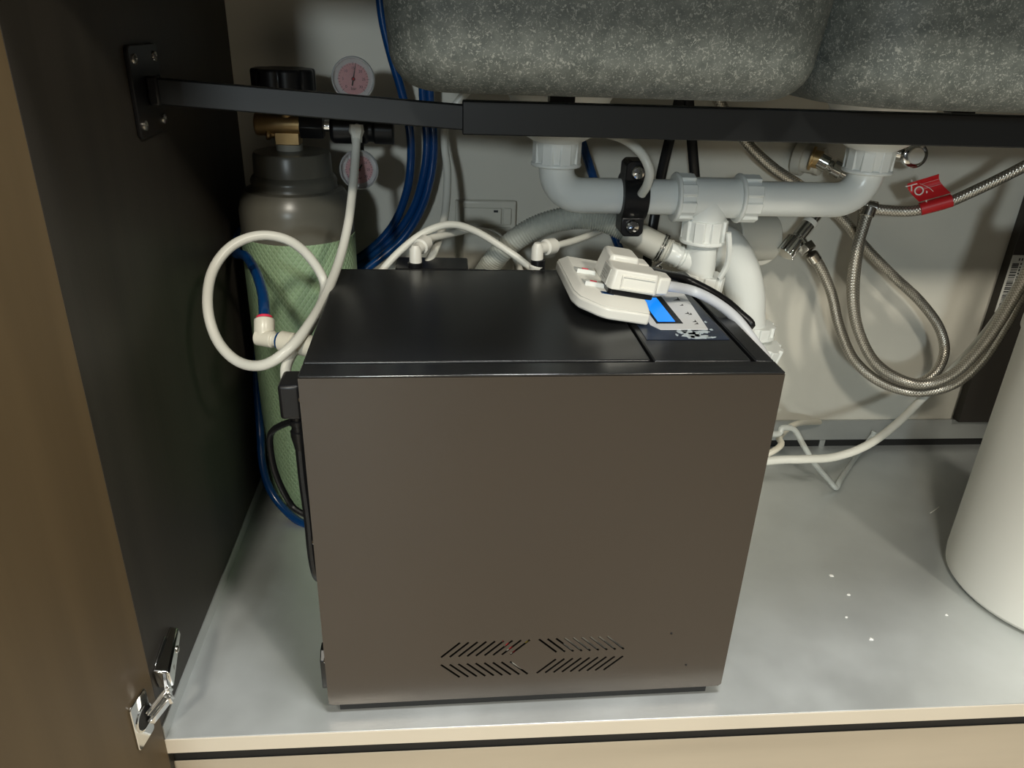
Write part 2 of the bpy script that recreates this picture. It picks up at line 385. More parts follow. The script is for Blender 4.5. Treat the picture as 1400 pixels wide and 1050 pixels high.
MB().lathe([(0.014, -0.008), (0.0145, 0.01), (0.0125, 0.011), (0.0125, 0.013), (0.0145, 0.015), (0.0125, 0.018), (0.0125, 0.03), (0.009, 0.031)], pose(at(943, 357, 0.342), SPD), 24).build('hose_spigot', 'pvc', dr)

# saddle clamp on the drain
sc = thing('saddle_clamp', 'black plastic saddle clamp bolted round the white drain pipe', 'pipe clamp', (0.3535, YP, ZP - 0.04))
cx = at(871, 266, 0.318).x
cm = pose((cx, YP, ZP), (1, 0, 0), (0, -1, 0))
MB().lathe([(RP + 0.0005, -0.0155), (RP + 0.0075, -0.0145), (RP + 0.0075, 0.0145), (RP + 0.0005, 0.0155)], cm, 32).build('ring', 'black', sc, bevel=0.0008)
for s in (1, -1):
    zc = ZP + s * 0.031
    pl = [(-0.0135, -0.008), (-0.009, -0.0125), (0.009, -0.0125), (0.0135, -0.008), (0.0135, 0.010), (-0.0135, 0.010)]
    if s > 0: pl = [(x, -y) for x, y in pl][::-1]
    MB().prism(pl, -0.012, 0.019, pose((cx - 0.001, YP, zc), (0, -1, 0), (1, 0, 0))).build('ear', 'black', sc, bevel=0.0015)
    MB().lathe([(0.0084, 0.019), (0.0084, 0.0210), (0.0065, 0.0240), (0.001, 0.0252)], pose((cx - 0.001, YP, zc), (0, -1, 0)), 20).box((-0.0045, -0.0006, 0.0238), (0.0045, 0.0006, 0.0252), pose((cx - 0.001, YP, zc), (0, -1, 0), (1, 0, 0.4))).build('bolt', 'chrome', sc)
MB().tube(spline([at(790, 168, 0.36), at(822, 180, 0.345), at(854, 191, 0.325), at(877, 210, 0.305), at(888, 233, 0.298), at(885, 252, 0.303), (cx + 0.004, YP - RP - 0.006, ZP + 0.008)], 8), 0.0052, 12).build('drain_tube', 'tubewhite', None)
tag(bpy.data.objects['drain_tube'], 'short white tube curving down into the black saddle clamp', 'tube')

# ------------------------------------------------------------------ support rail under the sink
YR = 0.2
rl = thing('support_rail', 'black telescopic metal rail crossing under the sink, bracketed to left panel', 'rail', (XL, YR, 0.56))
ra = Vector((XL + 0.004, YR, at(215, 121, YR).z)); ra = at(222, 124, YR); r1 = at(632, 160, YR); r2 = at(1400, 180, YR)
ra = r1 + (ra - r1) * 1.0; ra.x = XL + 0.004
def barbox(a, b, h, d, name):
    a = Vector(a); b = Vector(b); m = pose(a, b - a, (0, -1, 0))
    MB().box((-d / 2, -h / 2, 0), (d / 2, h / 2, (b - a).length), m).build(name, 'rail', rl, bevel=0.0012)
barbox(ra, r1 + (r1 - ra) * 0.1, 0.0225, 0.010, 'inner_bar')
dd = (r2 - r1); barbox(r1, r1 + dd * ((XR - r1.x) / dd.x), 0.0300, 0.015, 'outer_bar')
q = [atx(166, 76, XL), atx(214, 70, XL), atx(229, 162, XL), atx(181, 180, XL)]
yc = sum(v.y for v in q) / 4; zc = sum(v.z for v in q) / 4
bpz = MB().prism(rrect(0, 0, 0.036, 0.038, 0.006, 8), 0, 0.004, pose((XL, YR, ra.z), (1, 0, 0), (0, 1, 0))).build('bracket', 'black', rl, bevel=0.001)
MB().box((-0.0075, -0.0125, 0.004), (0.0075, 0.0125, 0.014), pose((XL, YR, ra.z), (1, 0, 0), (0, 1, 0))).build('bar_socket', 'black', rl, bevel=0.002)
for sy in (-1, 1):
    for sz in (-1, 1):
        MB().lathe([(0.0046, 0.004), (0.0044, 0.0055), (0.002, 0.0062), (0.0012, 0.0055)], pose((XL, YR + sy * 0.025, ra.z + sz * 0.027), (1, 0, 0)), 16).build('screw', 'nickel', bpz)

# ------------------------------------------------------------------ hinge
hg = thing('cabinet_hinge', 'chrome concealed hinge joining the open door to the left panel', 'hinge', (XL, 0.02, 0.03))
H0 = atx(246, 862, XL + 0.008); H1 = atx(224, 930, XL + 0.008)
hm = pose((XL, H1.y, H1.z), Vector((0, H0.y - H1.y, H0.z - H1.z)), (1, 0, 0))
LH = math.hypot(H0.y - H1.y, H0.z - H1.z)
MB().prism([(0.0, -0.014), (0.0, 0.014), (0.015, 0.011), (0.015, -0.011)], 0.0, LH, hm, top=[(0.0, -0.008), (0.0, 0.008), (0.008, 0.005), (0.008, -0.005)]).build('arm', 'chrome', hg, bevel=0.002)
MB().box((0, -0.0145, 0.006), (0.0025, 0.0145, LH * 0.7), hm).build('mounting_plate', 'chrome', hg, bevel=0.0008)
for k in (0.25, 0.62): MB().lathe([(0.0035, 0.0), (0.0035, 0.0135 - 0.003 * k), (0.002, 0.0142 - 0.003 * k)], pose(hm @ Vector((0, 0.001, LH * k)), (1, 0, 0)), 14).build('screw', 'nickel', hg)
def dpt(v, z, off=0.0): return DM @ Vector((off, -v, z))
pm = DM @ pose((0, -0.026, H1.z - 0.012), (1, 0, 0), (0, -1, 0))
MB().prism(rrect(0, 0, 0.013, 0.026, 0.004, 6), 0.0, 0.0022, pm).build('cup_flange', 'chrome', hg, bevel=0.0006)
MB().lathe([(0.0125, 0.0022), (0.0125, 0.0030), (0.0108, 0.0032), (0.0105, 0.0024)], pm @ Matrix.Translation((-0.002, 0, 0)), 24).build('cup_rim', 'chrome', hg)
MB().lathe([(0.0103, 0.0022), (0.0103, 0.0025)], pm @ Matrix.Translation((-0.002, 0, 0)), 24).build('cup_shade', 'dark', hg)  # dark disc, shade inside the cup put into its colour
a = hm @ Vector((0.009, 0, 0.004)); b = pm @ Vector((-0.006, 0.006, 0.004)); mid = (a + b) / 2 + Vector((0.010, 0, 0.003))
for off in (-0.005, 0.005):
    o = Vector((0, 0, off))
    MB().box((-0.0018, -0.0062, 0), (0.0018, 0.0062, (mid - a).length + 0.003), pose(a + o, mid - a, (1, 0, 0))).box((-0.0018, -0.0062, -0.003), (0.0018, 0.0062, (b - mid).length), pose(mid + o, b - mid, (1, 0, 0))).build('link', 'chrome', hg, bevel=0.0006)

# ------------------------------------------------------------------ water carbonator box
BM = Matrix.Translation((0.0137, 0, 0)) @ Matrix.Rotation(0.0148, 4, 'Z')
BW, BD, Z0, ZB = 0.40, 0.281, 0.012, 0.371
bx = thing('water_carbonator', 'large black metal water carbonator box standing on the silver cabinet floor', 'carbonator', m=BM)
for u in (0.03, BW - 0.03):
    for v in (0.03, BD - 0.03):
        MB().lathe([(0.013, 0.0), (0.014, 0.003), (0.012, Z0 + 0.002)], pose((u, v, 0)), 20).build('foot', 'blackmatte', bx, local=True)
# slotted front panel
slots = []
def slot(u, z, du, dz, wd=0.0021):
    d = Vector((du, dz)).normalized(); n = Vector((-d.y, d.x)) * (wd / 2); a = Vector((u, z)); b = a + Vector((du, dz))
    slots.append([tuple(a - n), tuple(b - n), tuple(b + n), tuple(a + n)])
PU = (0.1784 - 0.1107) / 8
for k in range(9):
    slot(0.1107 + k * PU, 0.0686, 0.0183, 0.0178); slot(0.1106 + k * PU, 0.0590, 0.0183, -0.0176)
    slot(0.2057 + k * PU, 0.0866, 0.0183, -0.0178); slot(0.2057 + k * PU, 0.0420, 0.0183, 0.0176)
outer = [(0.0, Z0), (BW, Z0), (BW, ZB - 0.001), (0.0, ZB - 0.001)]
outer = [(0.005, Z0), (BW - 0.003, Z0), (BW, Z0 + 0.003), (BW, ZB - 0.0022), (0.0, ZB - 0.0022), (0.0, Z0 + 0.005), (0.0015, Z0 + 0.0015)]
cv = [Vector(p) for p in outer]; ed = [(i, (i + 1) % len(outer)) for i in range(len(outer))]; fc = []
for sl in slots:
    b = len(cv); cv += [Vector(p) for p in sl]; ed += [(b + i, b + (i + 1) % 4) for i in range(4)]
r = delaunay_2d_cdt(cv, ed, [], 0, 1e-7)
def inpoly(p, poly):
    c = False; j = len(poly) - 1
    for i in range(len(poly)):
        if (poly[i][1] > p.y) != (poly[j][1] > p.y) and p.x < (poly[j][0] - poly[i][0]) * (p.y - poly[i][1]) / (poly[j][1] - poly[i][1]) + poly[i][0]: c = not c
        j = i
    return c
fp = MB(); T = 0.0014
keep = [f for f in r[2] if inpoly(sum((r[0][i] for i in f), Vector((0, 0))) / len(f), outer) and not any(inpoly(sum((r[0][i] for i in f), Vector((0, 0))) / len(f), s_) for s_ in slots)]
nv = len(r[0])
fp.add([(p.x, 0, p.y) for p in r[0]] + [(p.x, T, p.y) for p in r[0]],
       [tuple(f) for f in keep] + [tuple(nv + i for i in f)[::-1] for f in keep] +
       [(a, nv + a, nv + b, b) for loop in [outer] + slots for a, b in [(0, 0)] if False])
loops = []; off = 0
cnt = {}
for f in keep:
    for i in range(len(f)):
        e = (f[i], f[(i + 1) % len(f)]); cnt[e] = cnt.get(e, 0) + 1
bd = [e for e in cnt if (e[1], e[0]) not in cnt]
fp.f += [[b, a, nv + a, nv + b] for a, b in bd]; fp.uv += [[(0, 0)] * 4 for _ in bd]
fpo = fp.build('front_panel', 'boxmetal', bx, local=True, angle=30)
sh = MB().box((0.0, T, Z0), (0.0015, BD, ZB - 0.002)).box((BW - 0.0015, T, Z0), (BW, BD, ZB - 0.002)).box((0.0015, BD - 0.0015, Z0), (BW - 0.0015, BD, ZB - 0.002)).box((0.0015, T, Z0), (BW - 0.0015, BD - 0.0015, Z0 + 0.0015))
sh.build('casing', 'boxmetal', bx, local=True)
# top: front lip, base tray, lid, control cover, raised side rim
MB().box((0.0, 0.0, ZB - 0.0022), (BW, 0.0230, ZB)).build('front_lip', 'boxedge', bx, local=True, bevel=0.0016, seg=4)
MB().box((0.010, 0.0035, 0.0015), (BW - 0.014, BD - 0.01, Z0)).build('plinth', 'dark', bx, local=True)
MB().box((0.0015, 0.0235, ZB - 0.008), (BW - 0.0015, BD - 0.0015, ZB - 0.006)).build('tray', 'dark', bx, local=True)
lm = lambda lo, hi, nm: MB().box(lo, hi).build(nm, 'boxtop', bx, local=True, bevel=0.0016, seg=4)
lm((0.0005, 0.0245, ZB - 0.006), (0.2905, BD - 0.004, ZB + 0.0012), 'lid')
lm((0.2935, 0.0238, ZB - 0.006), (0.3795, BD - 0.022, ZB + 0.0004), 'control_cover')
lm((0.3835, 0.0238, ZB - 0.006), (BW, BD, ZB), 'side_rim')
lm((0.0005, BD - 0.0035, ZB - 0.006), (0.3833, BD, ZB + 0.001), 'back_rim')
# control panel
zc = ZB + 0.0004
cp = MB().box((0.299, 0.0705, zc), (0.3765, 0.235, zc + 0.0006)).build('control_panel', 'navy', bx, local=True)
zc += 0.0006
MB().prism([(0.318, 0.094), (0.364, 0.094), (0.3725, 0.205), (0.321, 0.205), (0.3135, 0.198), (0.3115, 0.106)], zc, zc + 0.0006, None).build('keypad', 'keypad', cp, local=True)
MB().box((0.3180, 0.1085, zc + 0.0006), (0.3440, 0.1860, zc + 0.0010)).build('display_bezel', 'black', cp, local=True)
MB().box((0.3205, 0.1125, zc + 0.0010), (0.3375, 0.1815, zc + 0.0013)).build('display', 'lcd', cp, local=True)
for (u, v, sz) in ((0.3575, 0.1784, 0.0035), (0.3578, 0.1606, 0.0018), (0.3562, 0.1372, 0.0022), (0.3585, 0.1345, 0.002), (0.3567, 0.1145, 0.002), (0.3567, 0.1085, 0.002)):
    MB().prism([(u - sz, v - sz), (u + sz, v - sz), (u + sz, v + sz * 1.6), (u + sz * 0.3, v - sz * 0.2)], zc + 0.0006, zc + 0.0009).build('button_mark', 'ink', cp, local=True)
# printed splash of water at the front of the label
random.seed(3)
def blob(u, v, ru, rv, n=18, j=0.45):
    P = []
    for k in range(n):
        a = 2 * PI * k / n; q = 1 + random.uniform(-j, j); P.append((min(0.3755, u + ru * q * math.cos(a)), max(0.0715, v + rv * q * math.sin(a))))
    MB().prism(P, zc, zc + 0.0003).build('splash_print', 'splash', cp, local=True, smooth=False)
for (u, v, ru, rv) in ((0.343, 0.083, 0.007, 0.010), (0.350, 0.0765, 0.008, 0.005), (0.336, 0.089, 0.004, 0.004), (0.357, 0.088, 0.006, 0.003), (0.361, 0.0745, 0.004, 0.002), (0.330, 0.081, 0.0012, 0.002), (0.367, 0.094, 0.0015, 0.002), (0.368, 0.114, 0.0012, 0.002), (0.369, 0.170, 0.0012, 0.002), (0.3485, 0.0835, 0.006, 0.004)):
    blob(u, v, ru, rv)
# what shows through the slots
MB().box((0.232, 0.007, 0.064), (0.330, 0.009, 0.105)).build('inner_bracket', 'alu', bx, local=True)
for (mt, pts) in (('wirered', [(0.155, 0.012, 0.12), (0.171, 0.0055, 0.085), (0.180, 0.0055, 0.07), (0.2, 0.02, 0.03)]), ('wireyellow', [(0.188, 0.014, 0.12), (0.192, 0.0055, 0.084), (0.210, 0.014, 0.055)]), ('white', [(0.165, 0.02, 0.09), (0.176, 0.0055, 0.072), (0.186, 0.0055, 0.048), (0.2, 0.02, 0.03)])):
    MB().tube(spline(pts, 6), 0.0022, 8).build('wire', mt, bx, local=True)
for (u, z) in ((0.3379, 0.0867), (0.3586, 0.0435)):
    MB().lathe([(0.0012, 0.0), (0.0010, 0.0006)], pose((u, 0.0, z), (0, -1, 0)), 10).build('rivet', 'black', bx, local=True)
# left side: inlet socket and lower cable anchor
MB().box((-0.004, 0.022, 0.300), (0.0, 0.062, 0.350)).build('inlet_socket', 'black', bx, local=True, bevel=0.001)
MB().prism([(0.020, -0.066), (0.012, -0.058), (0.012, -0.022), (0.044, -0.022), (0.044, -0.040), (0.030, -0.066)], 0.0, 0.007, pose((0, 0, 0), (-1, 0, 0), (0, 1, 0))).build('cable_anchor', 'black', bx, local=True, bevel=0.001)
for zz in (0.346, 0.204, 0.062): MB().lathe([(0.0030, 0.0), (0.0030, 0.0012), (0.0022, 0.0024), (0.0008, 0.0028)], pose((0, 0.0095, zz), (-1, 0, 0)), 12).build('side_screw', 'chrome', bx, local=True)
# back: two hose ports and a rear bracket
for (px, py) in ((568, 362), (735, 358)):
    c = at(px, py, 0.30)
    MB().lathe([(0.0085, 0.30), (0.0085, c.z + 0.004), (0.006, c.z + 0.005)], pose((c.x, 0.296, 0)), 20).build('rear_port', 'black', bx)
c0 = at(541, 362, 0.305); c1 = at(640, 362, 0.305)
MB().box((c0.x, 0.287, 0.33), (c1.x, 0.335, c1.z)).box((c1.x, 0.287, 0.33), (c1.x + 0.022, 0.310, c1.z - 0.006)).build('rear_bracket', 'black', bx, bevel=0.002)

# ------------------------------------------------------------------ power plug and cords on the left of the box
pg = thing('power_plug', 'black moulded power plug in the left side of the carbonator', 'plug', m=BM @ Matrix.Translation((-0.004, 0.042, 0.325)))
MB().box((-0.0225, 0.026, 0.318), (-0.0042, 0.058, 0.350), BM).build('plug_body', 'black', pg, bevel=0.003, seg=3)
MB().lathe([(0.0070, 0.319), (0.006, 0.311), (0.0074, 0.310), (0.0074, 0.306), (0.0058, 0.305), (0.0058, 0.300), (0.0072, 0.299), (0.0072, 0.295), (0.0045, 0.280)], BM @ pose((-0.0115, 0.042, 0)), 18).build('strain_relief', 'black', pg)
bp_ = lambda *p: BM @ Vector(p)
tag(MB().tube(spline([bp_(-0.0115, 0.042, 0.284), bp_(-0.0110, 0.040, 0.25), bp_(-0.009, 0.036, 0.21), bp_(-0.0085, 0.034, 0.17), bp_(-0.0065, 0.036, 0.145), bp_(-0.0055, 0.06, 0.125), bp_(-0.006, 0.12, 0.11), bp_(-0.006, 0.2, 0.13)], 8), 0.0046, 10).build('mains_cable', 'black'), 'thick black cord running down from the power plug', 'cord')
tag(MB().tube(spline([bp_(-0.006, 0.075, 0.29), bp_(-0.022, 0.07, 0.293), at(372, 590, 0.10), at(370, 615, 0.105), at(378, 650, 0.11), at(395, 685, 0.115), at(410, 700, 0.11), bp_(-0.0055, 0.10, 0.16)], 8), 0.0032, 10).build('thin_cord', 'black'), 'thin black cord bowing out in front of the green cylinder', 'cord')
tag(MB().tube(spline([bp_(-0.005, 0.070, 0.30), bp_(-0.0065, 0.062, 0.26), bp_(-0.005, 0.058, 0.22), bp_(-0.0048, 0.05, 0.185), bp_(-0.005, 0.05, 0.155)], 8), 0.0036, 10).build('thin_cord', 'black'), 'thin black cord lying flat against the box side behind the thick cord', 'cord')

# ------------------------------------------------------------------ gas cylinder
CX, CY, CR = -0.0535, 0.41, 0.0695
gc = thing('gas_cylinder', 'green netted gas cylinder with grey shoulder in the left back corner', 'gas cylinder', (CX, CY, 0))
zg = at(409, 337, CY - CR).z
MB().lathe([(0.055, 0.0), (CR - 0.006, 0.003), (CR, 0.012), (CR, zg)], pose((CX, CY, 0)), 64).build('net_sleeve', 'net', gc)
MB().lathe([(CR - 0.001, zg - 0.01), (CR - 0.001, zg + 0.030), (CR - 0.004, zg + 0.043), (CR - 0.011, zg + 0.054), (0.0520, 0.436), (0.0505, 0.440), (0.0515, 0.444), (0.0500, 0.448), (0.0465, 0.452), (0.0455, 0.474), (0.044, 0.4775), (0.018, 0.479)], pose((CX, CY, 0)), 56).build('shoulder', 'shoulder', gc)
vx = CX - 0.002
MB().lathe([(0.0155, 0.478), (0.0155, 0.486), (0.010, 0.487)], pose((vx, CY, 0)), 28).build('neck_ring', 'neckring', gc)
vz = at(384, 170, CY).z
va = MB().box((-0.014, -0.012, 0.486), (0.014, 0.012, vz - 0.008), Matrix.Translation((vx, CY, 0)))
va.lathe([(0.0120, -0.037), (0.0132, -0.034), (0.0132, 0.018), (0.012, 0.019)], pose((vx + 0.0, CY, vz), (1, 0, 0)), 28)
va.lathe([(0.010, vz + 0.008), (0.010, vz + 0.020), (0.006, vz + 0.022), (0.006, vz + 0.035)], pose((vx, CY, 0)), 20)
va.lathe([(0.004, 0.0), (0.004, 0.008), (0.006, 0.009), (0.006, 0.013)], pose((vx - 0.012, CY - 0.004, 0.497), (-1, -0.3, 0)), 14)
va.build('valve', 'brass', gc, bevel=0.0008)
kz = at(388, 109, CY).z; kx = at(389, 109, CY).x
poly = []
for k in range(96):
    a = 2 * PI * k / 96; rr = 0.0345 + 0.0022 * (abs(math.sin(4 * a)) ** 0.6 * 2 - 1); poly.append((rr * math.cos(a), rr * math.sin(a)))
MB().prism(poly, kz - 0.0125, kz + 0.0125, pose((vx, CY, 0))).lathe([(0.012, kz - 0.02), (0.012, kz)], pose((vx, CY, 0)), 20).build('hand_wheel', 'black', gc, bevel=0.003, seg=3)

# ------------------------------------------------------------------ pressure regulator
rg = thing('pressure_regulator', 'black gas regulator with two round gauges on the cylinder valve', 'regulator', (0.03, CY - 0.01, 0.49))
RY = CY - 0.004
rz = at(495, 177, RY).z
nxc = at(427, 175, RY).x
MB().lathe([(0.0155, -0.0135), (0.0155, 0.0135)], pose((nxc, RY, vz), (1, 0, 0), (0, 0.5, 1)), 6).build('union_nut', 'black', rg, bevel=0.001)
x0 = at(452, 177, RY).x; x1 = at(538, 177, RY).x
MB().lathe([(0.0065, nxc + 0.010 - x0), (0.0065, 0.004)], pose((x0, RY, vz), (1, 0, 0)), 16).build('stem', 'chrome', rg)
MB().lathe([(0.0130, 0.0), (0.0165, 0.004), (0.0165, 0.042), (0.0140, 0.044), (0.0140, 0.050), (0.0165, 0.052), (0.0165, x1 - x0)], pose((x0, RY, rz), (1, 0, 0)), 24).build('regulator_body', 'black', rg, bevel=0.0012)
ft = at(487, 174, RY - 0.022)
MB().lathe([(0.0085, 0.0), (0.0085, 0.010), (0.0075, 0.012)], pose((ft.x, RY - 0.010, rz), (0, -1, 0)), 8).lathe([(0.0078, -0.004), (0.0088, 0.004), (0.0065, 0.008), (0.006, 0.016)], pose((ft.x, RY - 0.021, rz + 0.004), (0, -0.15, -1)), 8).build('outlet_fitting', 'tubewhite', rg)
def gauge(px, py, y, r, parent, needle):
    c = at(px, py, y); n = Vector((0.12, -1, 0.12)).normalized(); m = pose(c, n, (1, 0, 0))
    g = MB().lathe([(r * 0.5, -0.020), (r * 0.9, -0.018), (r * 0.98, -0.012), (r, -0.002), (r, 0.001), (r * 0.95, 0.0025), (r * 0.9, 0.001), (r * 0.9, -0.002)], m, 40, caps=False).lathe([(r * 0.5, -0.020), (0.001, -0.0201)], m, 40).build('gauge_case', 'silver', parent)
    MB().lathe([(r * 0.9, -0.0025), (r * 0.9, -0.002)], m, 40).build('dial', 'dial', g)
    # pink scale field and ticks, printed on the dial
    P = [(r * 0.80 * math.cos(a), r * 0.80 * math.sin(a)) for a in [math.radians(30 + 9 * k) for k in range(31)]]
    Q = [(r * 0.70 * math.cos(a), r * 0.70 * math.sin(a)) for a in [math.radians(-30 + 12 * k) for k in range(31)]]
    MB().prism(Q, -0.0021, -0.0018, m).build('scale_field', 'dialpink', g, smooth=False)
    t = MB()
    for k in range(25):
        a = math.radians(-45 + 270 * k / 24); L_ = 0.12 if k % 4 == 0 else 0.06
        t.box((0.62 * r, -0.0002, -0.0018), ((0.62 + L_) * r, 0.0002, -0.0016), m @ Matrix.Rotation(a, 4, 'Z'))
    for k in range(7):
        a = math.radians(-45 + 45 * k)
        t.text(str((6 - k) * 5), r * 0.17, m @ Matrix.Translation((0.48 * r * math.cos(a), 0.48 * r * math.sin(a), -0.0016)), 0.00005)
    t.text('bar', r * 0.2, m @ Matrix.Translation((0, -0.42 * r, -0.0016)), 0.00005)
    t.build('scale_print', 'ink', g, smooth=False)
    nd = MB().prism([(-0.0009, -0.3 * r), (0.0009, -0.3 * r), (0.0003, 0.72 * r), (-0.0003, 0.72 * r)], -0.0012, -0.0008, m @ Matrix.Rotation(needle, 4, 'Z'))
    nd.lathe([(0.0022, -0.0018), (0.0018, 0.0)], m, 12).build('needle', 'ink', g)
    MB().lathe([(0.0013, 0.0), (0.0008, 0.0006)], m, 12).build('pivot', 'red', g)
    MB().lathe([(r * 0.905, 0.0002), (r * 0.905, 0.0010)], m, 32).build('lens', 'glass', g)
    return c
g1 = gauge(483, 108, RY - 0.026, 0.0240, rg, -0.2)
g2 = gauge(491, 232, RY - 0.026, 0.0228, rg, 2.6)
MB().lathe([(0.005, 0.0), (0.005, (g1.z - rz))], pose((g1.x, RY - 0.006, rz)), 12).build('gauge_stem', 'black', rg)
MB().lathe([(0.005, 0.0), (0.005, (rz - g2.z))], pose((g2.x, RY - 0.006, g2.z)), 12).build('gauge_stem', 'black', rg)

# ------------------------------------------------------------------ tubes on the left
def hose(name, pts, r, m, label, cat='tube', n=12, group=None, flat=1.0, k=8):
    return tag(MB().tube(spline(pts, k), r, n, flat=flat).build(name, m), label, cat, group)
A = lambda *t: at(*t)
top = Vector((ft.x, RY - 0.023, rz - 0.006))
hose('gas_tube', [top, A(486, 215, .37), A(483, 250, .345), A(477, 300, .31), A(465, 352, .265), A(447, 400, .205), A(425, 440, .145), A(395, 477, .108), A(360, 499, .105), A(325, 494, .12), A(297, 465, .14), A(284, 420, .16), A(290, 372, .19), A(316, 337, .21), A(355, 322, .225), A(395, 329, .235), A(425, 354, .24), A(444, 390, .235), A(435, 425, .195), A(415, 462, .15), A(399, 484, .122), A(391, 503, .105), A(392, 525, .095), A(396, 545, .090)], 0.0050, 'tubewhite', 'white gas tube looping from the regulator in front of the cylinder', 'tube', 14)
BLU = 'blue water tubes'
hose('blue_tube', [A(517, -40, .47), A(522, 20, .47), A(533, 70, .47), A(549, 125, .47), A(559, 170, .475), A(562, 215, .48), A(556, 262, .485), A(537, 308, .492), A(505, 342, .497), A(465, 366, .499), A(420, 380, .500), Vector((-0.095, 0.497, 0.365)), Vector((-0.126, 0.478, 0.37)), Vector((-0.1305, 0.43, 0.375)), A(322, 345, .37), A(336, 350, .32), A(350, 372, .26), A(359, 400, .21), A(361.5, 425, .175), A(361.5, 440, .16)], 0.0055, 'blue', 'blue tube arching over the netted cylinder into the white elbow fitting', 'tube', group=BLU)
hose('blue_tube', [A(577, 95, .47), A(579, 140, .47), A(584, 190, .475), A(580, 235, .48), A(566, 283, .487), A(540, 322, .494), A(505, 352, .4975), A(468, 384, .4985), A(425, 420, .500), Vector((-0.095, 0.5, 0.29)), Vector((-0.126, 0.478, 0.24)), Vector((-0.131, 0.43, 0.18)), A(356, 595, .37), A(358, 630, .365), A(367, 664, .355), A(385, 692, .34), A(415, 716, .318), Vector((-0.02, 0.305, 0.006)), Vector((0.05, 0.31, 0.006))], 0.0055, 'blue', 'blue tube dropping beside the cylinder and curving across the floor', 'tube', group=BLU)
hose('blue_tube', [A(587, 95, .47), A(588, 140, .47), A(593, 190, .475), A(590, 235, .478), A(577, 283, .48), A(554, 322, .48), A(522, 352, .475), A(490, 378, .46), A(465, 420, .44), A(455, 480, .42)], 0.0055, 'blue', 'blue tube of the bundle that ends behind the black box', 'tube', group=BLU)
hose('blue_tube', [A(786, 160, .47), A(796, 195, .47), A(812, 245, .47), A(828, 290, .475), A(845, 335, .48), A(862, 380, .48), A(875, 430, .48)], 0.0058, 'blue', 'single blue tube passing behind the horizontal drain pipe', 'tube', group=BLU)
# white push-fit elbow on the box side
ef = thing('push_fit_elbow', 'white push-fit elbow joining the blue tube to the box side', 'fitting', A(361.5, 460, .15))
e0 = A(361.5, 436, .163); e1 = A(361.5, 462, .15); e2 = BM @ Vector((0.0, 0.125, e1.z))
e1.z = e2.z
ax = (e2 - e1); dn = (e1 - e0)
MB().lathe([(0.0060, 0.0), (0.0098, 0.001), (0.0098, 0.014), (0.0084, 0.016), (0.0084, dn.length)], pose(e0, dn), 24).lathe([(0.0084, -0.0075), (0.0084, 0.010), (0.0064, 0.011), (0.0064, 0.018)], pose(e1, ax), 24).lathe([(0.002, -0.0084), (0.006, -0.006), (0.0084, 0)], pose(e1, dn), 20).build('elbow', 'fitting', ef, bevel=0.0006)
MB().lathe([(0.0066, -0.003), (0.0078, -0.002), (0.0078, 0.0)], pose(e0, dn), 20).build('collet', 'redprint', ef)
MB().lathe([(0.0085, 0.0), (0.0085, 0.0013)], pose(e1 + ax.normalized() * 0.0165, ax), 20).build('collet', 'blue', ef)
MB().lathe([(0.0080, 0.018), (0.0100, 0.0195), (0.0100, 0.032), (0.0088, 0.033), (0.0088, 0.036), (0.0105, 0.037), (0.0105, ax.length)], pose(e1, ax), 24).build('coupling', 'fitting', ef)

# ------------------------------------------------------------------ tubes and fittings behind the box
hose('white_tube', [A(645, 118, .47), A(622, 145, .47), A(609, 172, .468), A(608, 200, .46), A(612, 240, .44), A(608, 295, .40), A(596, 338, .35), A(578, 372, .31), A(570, 400, .305)], 0.0050, 'tubewhite', 'white tube hanging from behind the sink left of the wall plate')
hose('white_tube', [A(500, 410, .30), A(518, 376, .305), A(545, 345, .32), A(580, 318, .335), A(615, 307, .345), A(648, 315, .35), A(685, 337, .35), A(715, 358, .34), A(738, 380, .325), A(748, 410, .32)], 0.0044, 'tubewhite', 'white tube arching low across the wall plate behind the box')
def elbow(px, py, y, qx, qy, qy_y, label, tail, tlabel):
    c = A(px, py, y); e = A(qx, qy, qy_y); t = thing('push_fit_elbow', label, 'fitting', c - Vector((0, 0, 0.02)))
    dn = Vector((0, 0, 1))
    MB().lathe([(0.0085, -0.024), (0.0092, -0.020), (0.0072, -0.018), (0.0068, 0.002), (0.004, 0.0068)], pose(c, dn), 20).lathe([(0.0060, 0.0), (0.0068, (e - c).length * 0.45), (0.0092, (e - c).length * 0.5), (0.0092, (e - c).length * 0.98), (0.0066, (e - c).length)], pose(c, e - c), 20).build('elbow', 'white', t)
    MB().lathe([(0.0072, 0.0), (0.0072, 0.003), (0.005, 0.0032)], pose(e, e - c), 18).build('collet', 'pvc', t)
    hose('white_tube', [e - (e - c) * 0.2, e + (e - c).normalized() * 0.01] + tail, 0.0042, 'tubewhite', tlabel)
elbow(568, 343, .296, 582, 331, .318, 'white push-fit elbow upright on the rear bracket, left one', [A(615, 320, .36), A(650, 314, .40), A(680, 325, .43), A(703, 350, .44), A(715, 380, .44)], 'white tube running back from the left rear elbow towards the wall plate')
elbow(735, 340, .296, 757, 336, .315, 'white push-fit elbow on the rear port beside the extension socket', [A(785, 329, .35), A(812, 319, .39), A(840, 306, .43), A(865, 290, .45), A(880, 280, .455)], 'white tube slanting up from the right rear elbow behind the grey hose')
